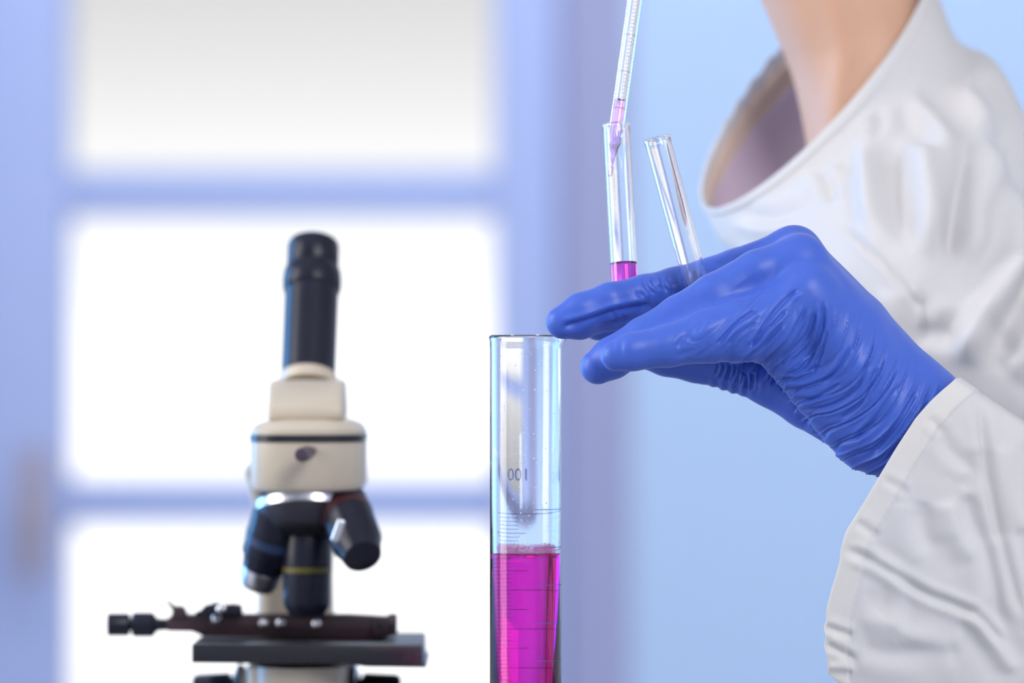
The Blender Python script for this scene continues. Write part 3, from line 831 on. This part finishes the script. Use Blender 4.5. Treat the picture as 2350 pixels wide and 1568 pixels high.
# loose ruffles at the wrist and lower edge
wr = smooth01(2050, 2150, px + .8 * (py - 870)) * smooth01(0, 1, 1)
def stroke(pts, w, depth, ends=.12, rid=.5, sel=None):
    """a crease: valley with a softer ridge beside it"""
    global disp
    q, t = seg_dist(px, py, [tuple(p) for p in catmull(pts, 12)])
    e = smooth01(0, ends, t) * smooth01(0, ends, 1 - t) if ends > 0 else 1.0
    m = front if sel is None else front * sel
    disp = disp - depth * e * m * (np.exp(-(q / w) ** 2) - rid * np.exp(-((q - 2.1 * w) / (1.1 * w)) ** 2))
far = (V[:, 1] > D0 + .013).astype(float); near = 1 - far
mid = ((V[:, 1] > D0 - .012)).astype(float)
# creases on the dorsum next to the little finger
for L, w, dp in (
    ([(1180, 120), (960, 320), (760, 560), (620, 760), (470, 980)], 5, .0013), ([(1000, 420), (820, 620), (640, 780), (480, 960)], 4, .0010),
    ([(960, 600), (800, 780), (640, 960), (440, 1110), (330, 1160)], 4.5, .0013), ([(600, 420), (330, 600), (170, 760), (20, 930)], 4.5, .0011),
    ([(580, 600), (430, 700), (280, 800), (180, 930)], 4, .0008), ([(1280, 380), (1160, 640), (1000, 880), (800, 1080), (660, 1250)], 4.5, .0012),
    ([(1400, 420), (1300, 760), (1100, 1000), (860, 1260)], 4.5, .0012), ([(1500, 300), (1480, 700), (1330, 1060), (1180, 1260), (960, 1370)], 5, .0014),
    ([(1560, 700), (1440, 1080), (1340, 1280)], 4, .0010)):
    stroke(z4(L), w, dp * .8, sel=near)
for L, w, dp in (
    ([(440, 950), (600, 930), (720, 850)], 5, .0011), ([(470, 1000), (640, 990), (800, 900), (900, 740)], 5, .0012),
    ([(520, 1060), (680, 1050), (840, 960)], 4, .0010), ([(560, 1110), (720, 1110), (900, 1020), (1000, 830)], 4.5, .0011),
    ([(900, 1300), (1040, 1160), (1180, 960)], 5, .0011), ([(1000, 1390), (1140, 1220), (1280, 1000)], 5, .0012),
    ([(820, 1180), (960, 1060), (1060, 860)], 4.5, .0010), ([(1080, 1440), (1220, 1260), (1360, 1050)], 4, .0011)):
    stroke(z8(L), w, dp * .8, sel=near)
# little finger and ring finger folds
for L, w, dp in (([(1400, 1040), (1350, 1100), (1300, 1180)], 4, .0006), ([(1560, 900), (1500, 1000), (1440, 1060)], 5, .0005),
                 ([(1480, 1180), (1380, 1220), (1280, 1250)], 4, .0005), ([(1640, 1120), (1560, 1200), (1480, 1270)], 4, .0007),
                 ([(830, 1080), (800, 1180), (830, 1280)], 4, .0003)):
    stroke(z7(L), w * 1.4, dp * .7, ends=.3, sel=near)
# middle finger: long crease along the side, folds by the slanting tube
stroke(z7([(250, 990), (480, 930), (720, 850), (900, 810), (1100, 778)]), 7, .0013, rid=.7, sel=far)
for L, w, dp in (([(1000, 545), (1040, 620), (1120, 700)], 4.5, .0010), ([(1060, 540), (1110, 610), (1190, 650)], 4, .0008), ([(1160, 510), (1180, 590), (1220, 680)], 4, .0012),
                 ([(1200, 520), (1240, 580), (1290, 620)], 4, .0009), ([(1400, 470), (1400, 540), (1440, 590)], 4, .0008), ([(1480, 450), (1500, 520), (1520, 560)], 4, .0007),
                 ([(940, 640), (1000, 720), (1060, 750)], 4, .0006), ([(700, 830), (760, 900), (800, 960)], 4, .0009), ([(780, 850), (830, 900), (860, 940)], 4, .0007),
                 ([(1650, 460), (1800, 400), (1950, 310)], 4, .0007), ([(1700, 500), (1850, 420), (2020, 320)], 4, .0006), ([(1620, 440), (1720, 400), (1830, 340)], 4, .0006)):
    stroke(z7(L), w * 1.25, dp * .6, ends=.3, sel=far)
# thumb web folds
for x0, y0, x1, y1 in ((60, 1170, 10, 1330), (140, 1170, 60, 1400), (230, 1180, 160, 1420), (300, 1200, 220, 1440), (360, 1230, 290, 1450), (410, 1270, 360, 1480), (445, 1290, 430, 1540), (520, 1290, 510, 1560)):
    stroke(z4([(x0, y0), ((x0 + x1) / 2 + 8, (y0 + y1) / 2), (x1, y1)]), random.uniform(2.8, 4.2), random.uniform(.0005, .0010), ends=.15, sel=far)
# general slack
disp += .00020 * nz(V, 90, 5.0)
ruff = np.exp(-((px - 1690) / 55) ** 2) * np.exp(-((py - 885) / 22) ** 2)
disp += .0006 * ruff * np.sin(px / 3.6)
V = V + N * disp[:, None]
gl = mk('glove', V, Fq, M['glove'], person)
tag(gl, 'wrinkled blue nitrile glove')

# ---- sleeve and cuff -------------------------------------------------------------
zc = lambda L: np.array([(1850 + x * .4517, 860 + y * .4517) for x, y in L], float)
hem = zc([(760, 20), (700, 70), (640, 125), (560, 215), (460, 370), (370, 520), (300, 640), (200, 800), (180, 880), (165, 980), (130, 1090), (105, 1190), (97, 1340), (105, 1440), (112, 1520), (200, 1585), (330, 1640)])
NH = 150
seg = np.r_[0, np.cumsum(np.hypot(*np.diff(hem, axis=0).T))]; seg /= seg[-1]
uu = np.linspace(0, 1, NH)
hx, hy = np.interp(uu, seg, hem[:, 0]), np.interp(uu, seg, hem[:, 1])
ker = np.array([1, 2, 3, 2, 1]) / 9.0
sm = lambda a: np.r_[a[:2], np.convolve(a, ker, 'valid'), a[-2:]]
hx, hy = sm(hx), sm(hy)
S_list = np.r_[np.arange(0, 56, 3.5), np.arange(56, 66, 2.5), np.arange(66, 560, 7.0), np.arange(560, 1500, 60)]
rows = []
x1, y1 = 2193., 870.
end_top = np.array((2193 + .86 * 1000, 870 + .51 * 1000)); 
for S in S_list:
    t = S / 1000.0
    # outline morphs from the hem to a straight cut across the forearm
    top = np.array((2193 + 860 * t, 870 + 545 * t + 60 * t * t)); bot = np.array((hx[-1] + 830 * t, hy[-1] + 500 * t))
    lin = top[None] + (bot - top)[None] * uu[:, None]
    ho = np.stack([hx, hy], 1); hl_ = ho[0] + (ho[-1] - ho[0])[None] * uu[:, None]
    dev = (ho - hl_) * math.exp(-t / 1.2)
    pl = lin + dev
    dc = 22 + 60 * t; Vd = 42 + 24 * min(t, 1)
    prof_ = .36 + .64 * np.sin(math.pi * np.clip(uu, 0, 1)) ** .30
    nearr = np.stack([pl[:, 0], pl[:, 1], dc - Vd * prof_], 1)
    farr = np.stack([pl[:, 0] + 10, pl[:, 1], dc + Vd * prof_], 1)[::-1]
    rows.append(np.vstack([nearr, farr]))
R = np.array(rows); nr, nc = R.shape[:2]
V = Parr(R[..., 0], R[..., 1], D0 + R[..., 2] / 1000).reshape(-1, 3)
Fq = np.array(grid_faces(nr, nc))
N = vert_normals(V, Fq)
ctr = V.reshape(nr, nc, 3).mean(1, keepdims=True)
sgn = np.sign(((V.reshape(nr, nc, 3) - ctr) * N.reshape(nr, nc, 3)).sum()); 
if sgn < 0: Fq = Fq[:, ::-1]; N = -N
px, py = to_px(V); S_of = np.repeat(S_list, nc)
front = smooth01(.0, .3, -N[:, 1]); disp = np.zeros(len(V))
cz = lambda L: [tuple(p) for p in zc(L)]
disp += .0006 * (1 - smooth01(50, 56, S_of)) - .0003 * np.exp(-((S_of - 52) / 4.0) ** 2)
disp += .00012 * np.sin(np.tile(np.arange(nc), nr) * 2.1) * np.exp(-((S_of - 50) / 7.0) ** 2)
def fold(L, w, dp, ends=.12):
    """one-sided crease: the cloth steps up on one side"""
    global disp
    q, t = seg_dist(px, py, [tuple(p) for p in catmull(L, 14)])
    e = smooth01(0, ends, t) * smooth01(0, ends, 1 - t)
    disp = disp + dp * e * front * (np.exp(-(q / w) ** 2) - .6 * np.exp(-((q - 2.0 * w) / (1.3 * w)) ** 2))
for L, w, dp in (
    ([(175, 880), (310, 935), (470, 1030), (620, 1120), (870, 1225), (1010, 1400)], 10, -.0019),
    ([(310, 935), (455, 1030), (450, 1240), (400, 1290)], 16, .0012),
    ([(690, 300), (740, 390), (860, 500), (780, 590)], 16, -.0012),
    ([(880, 130), (910, 400), (960, 700), (1020, 950), (1100, 1260)], 11, -.0018),
    ([(800, 580), (850, 750), (940, 960), (990, 1300)], 20, -.0020),
    ([(590, 640), (600, 800), (660, 900)], 22, -.0014), ([(700, 640), (760, 820), (860, 940)], 26, .0016),
    ([(1000, 350), (1040, 620), (1110, 820)], 26, .0026), ([(820, 1200), (950, 1360), (1060, 1520)], 18, .0020),
    ([(270, 1380), (420, 1420), (620, 1400), (800, 1420)], 20, -.0012), ([(260, 1240), (400, 1260), (560, 1340), (760, 1410)], 24, .0014),
    ([(95, 1280), (180, 1310), (240, 1330)], 8, -.0012), ([(100, 1370), (200, 1420), (250, 1440)], 8, -.0012),
    ([(110, 1480), (200, 1485), (250, 1500)], 9, .0010), ([(250, 745), (330, 800), (370, 830)], 10, -.0008), ([(620, 215), (680, 280), (720, 310)], 10, -.0008), ([(390, 530), (480, 580), (520, 610)], 9, -.0006)):
    fold(cz(L), w, dp)
disp += (.0016 * nz(V, 16, 2.0) + .0007 * nz(V, 40, 4.0)) * smooth01(40, 160, S_of)
disp += .0005 * nz(V, 60, 8.0)
V = V + N * disp[:, None]

coat_anchor = None
# ---- coat body ---------------------------------------------------------------------
# rows: front point (px, py), back point (px, py), near bulge (dx, dy), half depth, centre depth
ctl = np.array([
    (1611, 446, 2128, -62, 0, 132, .070, 2.685),
    (1624, 492, 2170, 30, 0, 118, .079, 2.685),
    (1650, 540, 2212, 108, 0, 104, .094, 2.683),
    (1705, 600, 2290, 146, 0, 90, .112, 2.677),
    (1770, 700, 2352, 272, 0, 70, .130, 2.670),
    (1900, 860, 2420, 450, 0, 40, .140, 2.665),
    (2060, 1040, 2600, 610, 0, 20, .146, 2.665),
    (2260, 1260, 2900, 740, 0, 0, .150, 2.665),
    (2480, 1560, 3200, 1000, 0, 0, .152, 2.665),
    (2700, 2000, 3480, 1450, 0, 0, .155, 2.665)])
NR, NC = 190, 260
ctl_r = catmull(ctl, NR)
th = np.linspace(0, 2 * math.pi, NC, endpoint=False)
C = (ctl_r[:, 0:2] + ctl_r[:, 2:4]) / 2; U = ctl_r[:, 0:2] - C
ct, sn = np.cos(th)[None], np.sin(th)[None]
X = C[:, :1] + U[:, :1] * ct + ctl_r[:, 4:5] * sn
Y = C[:, 1:2] + U[:, 1:2] * ct + ctl_r[:, 5:6] * sn
hd2 = ctl_r[:, 6:7]
Dp = ctl_r[:, 7:8] - np.where(sn > 0, hd2, .070 + .12 * (hd2 - .070)) * sn
# far collar edge: slightly scalloped and standing a little higher
srow = np.linspace(0, 1, NR)[:, None]
edge = np.clip(1 - srow / .10, 0, 1)
farw = np.clip(-sn, 0, 1)
X = X - 14 * edge * farw; Y = Y - 22 * edge * farw + 5.0 * edge * farw * np.sin(th[None] * 38)
Vc = Parr(X, Y, Dp).reshape(-1, 3)
Fcq = np.array(grid_faces(NR, NC))
Nc_ = vert_normals(Vc, Fcq)
cen = Vc.reshape(NR, NC, 3).mean(1, keepdims=True)
if ((Vc.reshape(NR, NC, 3) - cen) * Nc_.reshape(NR, NC, 3)).sum() < 0: Fcq = Fcq[:, ::-1]; Nc_ = -Nc_
keep = (V, Fq)
px, py = to_px(Vc); front = smooth01(.0, .35, -Nc_[:, 1]); disp = np.zeros(len(Vc))
zt8 = lambda L: [(1550 + x * .3954, y * .3954) for x, y in L]
for L, w, dp in (
    ([(1330, 560), (1450, 660), (1560, 780), (1600, 920)], 24, .0045),
    ([(1720, 760), (1680, 980), (1630, 1300), (1600, 1560)], 30, -.0085),
    ([(1900, 1050), (1960, 1250), (1970, 1500), (1930, 1800)], 26, .0085),
    ([(1850, 700), (1950, 900), (2010, 1100)], 30, -.005),
    ([(1440, 800), (1460, 1050), (1490, 1250), (1470, 1500)], 24, .0050),
    ([(1280, 720), (1250, 950), (1260, 1200), (1330, 1450)], 26, -.0055),
    ([(1100, 850), (1130, 1100), (1150, 1350)], 22, .0040),
    ([(860, 960), (890, 1100), (870, 1180)], 16, -.0030),
    ([(960, 960), (900, 1020), (800, 1100)], 14, .0020),
    ([(1160, 640), (1180, 720), (1140, 800)], 14, -.0028),
    ([(400, 1230), (520, 1270), (700, 1220), (860, 1150)], 14, -.0022),
    ([(300, 1290), (480, 1330), (700, 1330)], 16, .0018),
    ([(1640, 520), (1760, 620), (1800, 760)], 22, .0040),
    ([(880, 1220), (1100, 1430), (1240, 1560), (1480, 1860)], 7, -.0020)):
    fold(zt8(L), w, dp * .8, ends=.25)
for L, w, dp in (([(1860, 180), (1780, 330), (1620, 560), (1560, 740), (1520, 860)], 34, .0120), ([(1720, 300), (1600, 500), (1480, 640), (1360, 780)], 26, -.0070),
                 ([(1960, 300), (1880, 460), (1800, 600), (1700, 700)], 22, -.0055), ([(1960, 640), (1900, 800), (1760, 880)], 30, .006), ([(1300, 420), (1280, 620), (1330, 780)], 30, -.0045)):
    fold(z8(L), w * 1.1, dp * .7, ends=.25)
s_of = np.repeat(np.linspace(0, 1, NR), NC)
# hem of the collar edge
disp += .0012 * (1 - smooth01(.035, .045, s_of))
disp += .003 * nz(Vc, 9, 1.0) * smooth01(.05, .3, s_of) + .0012 * nz(Vc, 28, 6.0) * smooth01(.02, .15, s_of)
Vc = Vc + Nc_ * disp[:, None]
coat = mk('lab_coat', Vc, Fcq, M['coat'], person)
tag(coat, 'white cotton lab coat')
sol = coat.modifiers.new('cloth', 'SOLIDIFY'); sol.thickness = .0016; sol.offset = -1
ORIG[coat.name] = ORIG[person.name]
V, Fq = keep
sl = mk('sleeve', V, Fq, M['coat'], coat)
tag(sl, 'wide white sleeve with a stitched hem')
sol = sl.modifiers.new('cloth', 'SOLIDIFY'); sol.thickness = .0012; sol.offset = -1
# stitched hem band of the cuff takes the hem cotton
sl.data.materials.append(M['hem'])
mi = np.zeros(len(Fq), np.int32); rowi = np.minimum.reduce(np.array(Fq) // nc, axis=1); mi[S_list[np.minimum(rowi + 1, nr - 1)] <= 52] = 1
sl.data.polygons.foreach_set('material_index', mi)
# facing inside the far collar edge, and the shirt below it
def inner_band(name, r0, r1, a0, a1, inset, mat, parent):
    rr = np.arange(int(r0 * NR), int(r1 * NR) + 1); cc = np.arange(int(a0 / 360 * NC), int(a1 / 360 * NC) + 1) % NC
    B = (Vc - Nc_ * inset).reshape(NR, NC, 3)[np.ix_(rr, cc)]
    o = mk(name, B.reshape(-1, 3), grid_faces(len(rr), len(cc), wrap=False), mat, parent)
    m_ = o.modifiers.new('cloth', 'SOLIDIFY'); m_.thickness = .0008; m_.offset = 0
    return o
tag(inner_band('collar_facing', .030, .095, 180, 359, .0026, M['lining'], coat), 'cream inner hem of the collar')
tag(inner_band('coat_lining', .092, .50, 180, 359, .0034, M['shirt'], coat), 'lilac inside of the coat front')

# ---- body: head, neck, trunk and arm in one surface ------------------------------
lo = np.array((-.02, 2.335, -.06)); hi = np.array((.62, 2.885, .66)); BV = .006
G = make_grid(lo, hi, BV)
Q = lambda px, py, d: np.array(P(px, py, d))
kp_ = 2.685 / F
d = rcone(G, Q(1898, -70, 2.685), Q(2035, 260, 2.685), 168 * kp_, 165 * kp_)
d = smin(d, rcone(G, Q(2035, 260, 2.685), Q(2110, 470, 2.685), 165 * kp_, 170 * kp_), .02)
d = smin(d, rcone(G, Q(2110, 480, 2.685), Q(2340, 820, 2.675), .045, .058), .03)
d = smin(d, rcone(G, Q(2340, 820, 2.675), Q(2600, 1010, 2.668), .058, .064), .03)
d = smin(d, rcone(G, Q(2600, 1010, 2.668), Q(2820, 1330, 2.665), .064, .066), .03)
SH, EL, WR = Q(2370, 720, 2.615), Q(3150, 1930, 2.460), Q(2230, 1095, 2.379)
d = smin(d, rcone(G, SH, EL, .030, .027), .02)          # upper arm
d = smin(d, rcone(G, EL, WR, .027, .0135), .01)         # forearm into the glove
hd_ = Q(1770, -600, 2.685)
d = smin(d, ellip(G, hd_, (.098, .075, .105)), .014)
d = smin(d, rcone(G, Q(1670, -490, 2.685), Q(1480, -420, 2.685), .046, .024), .014)            # jaw and chin
d = smin(d, rcone(G, Q(1370, -640, 2.685), Q(1310, -535, 2.685), .010, .014), .012)           # nose
d = smin(d, rcone(G, Q(1400, -455, 2.685), Q(1395, -440, 2.685), .014, .014), .012)           # lips
for yy in (2.610, 2.760): d = smin(d, ellip(G, Q(1850, -580, yy), (.018, .008, .030)), .006)  # ears
V, Fq = surface_nets(d.astype(np.float32), lo, BV)
V, Fq = subdivide(V, Fq)
N = vert_normals(V, Fq)
px, py = to_px(V)
# sinew at the side of the neck
q, t = seg_dist(px, py, [(1900, -60), (1940, 120), (1900, 330)])
V = V + N * (.002 * np.exp(-(q / 30) ** 2) * (N[:, 1] < 0))[:, None]
body = mk('body', V, Fq, M['skin'], person)
tag(body, 'bare skin of the neck')
# hair cap
d = ellip(G, hd_ + np.array((.012, 0, .012)), (.104, .083, .108))
d = np.maximum(d, -(rcone(G, Q(1300, -420, 2.685), Q(1560, -420, 2.685), .075, .080)))
V, Fq = surface_nets(d.astype(np.float32), lo, BV)
mk('hair', V, Fq, M['hair'], person)

# upper part of the sleeve, from the shoulder to the elbow
lo = np.array((.10, 2.34, -.10)); hi = np.array((.58, 2.74, .42)); G = make_grid(lo, hi, BV)
d = rcone(G, Q(2400, 760, 2.620), EL, .052, .066)
V, Fq = surface_nets(d.astype(np.float32), lo, BV)
N = vert_normals(V, Fq)
V = V + N * (.004 * nz(V, 22, 3.3))[:, None]
mk('upper_sleeve', V, Fq, M['coat'], coat)
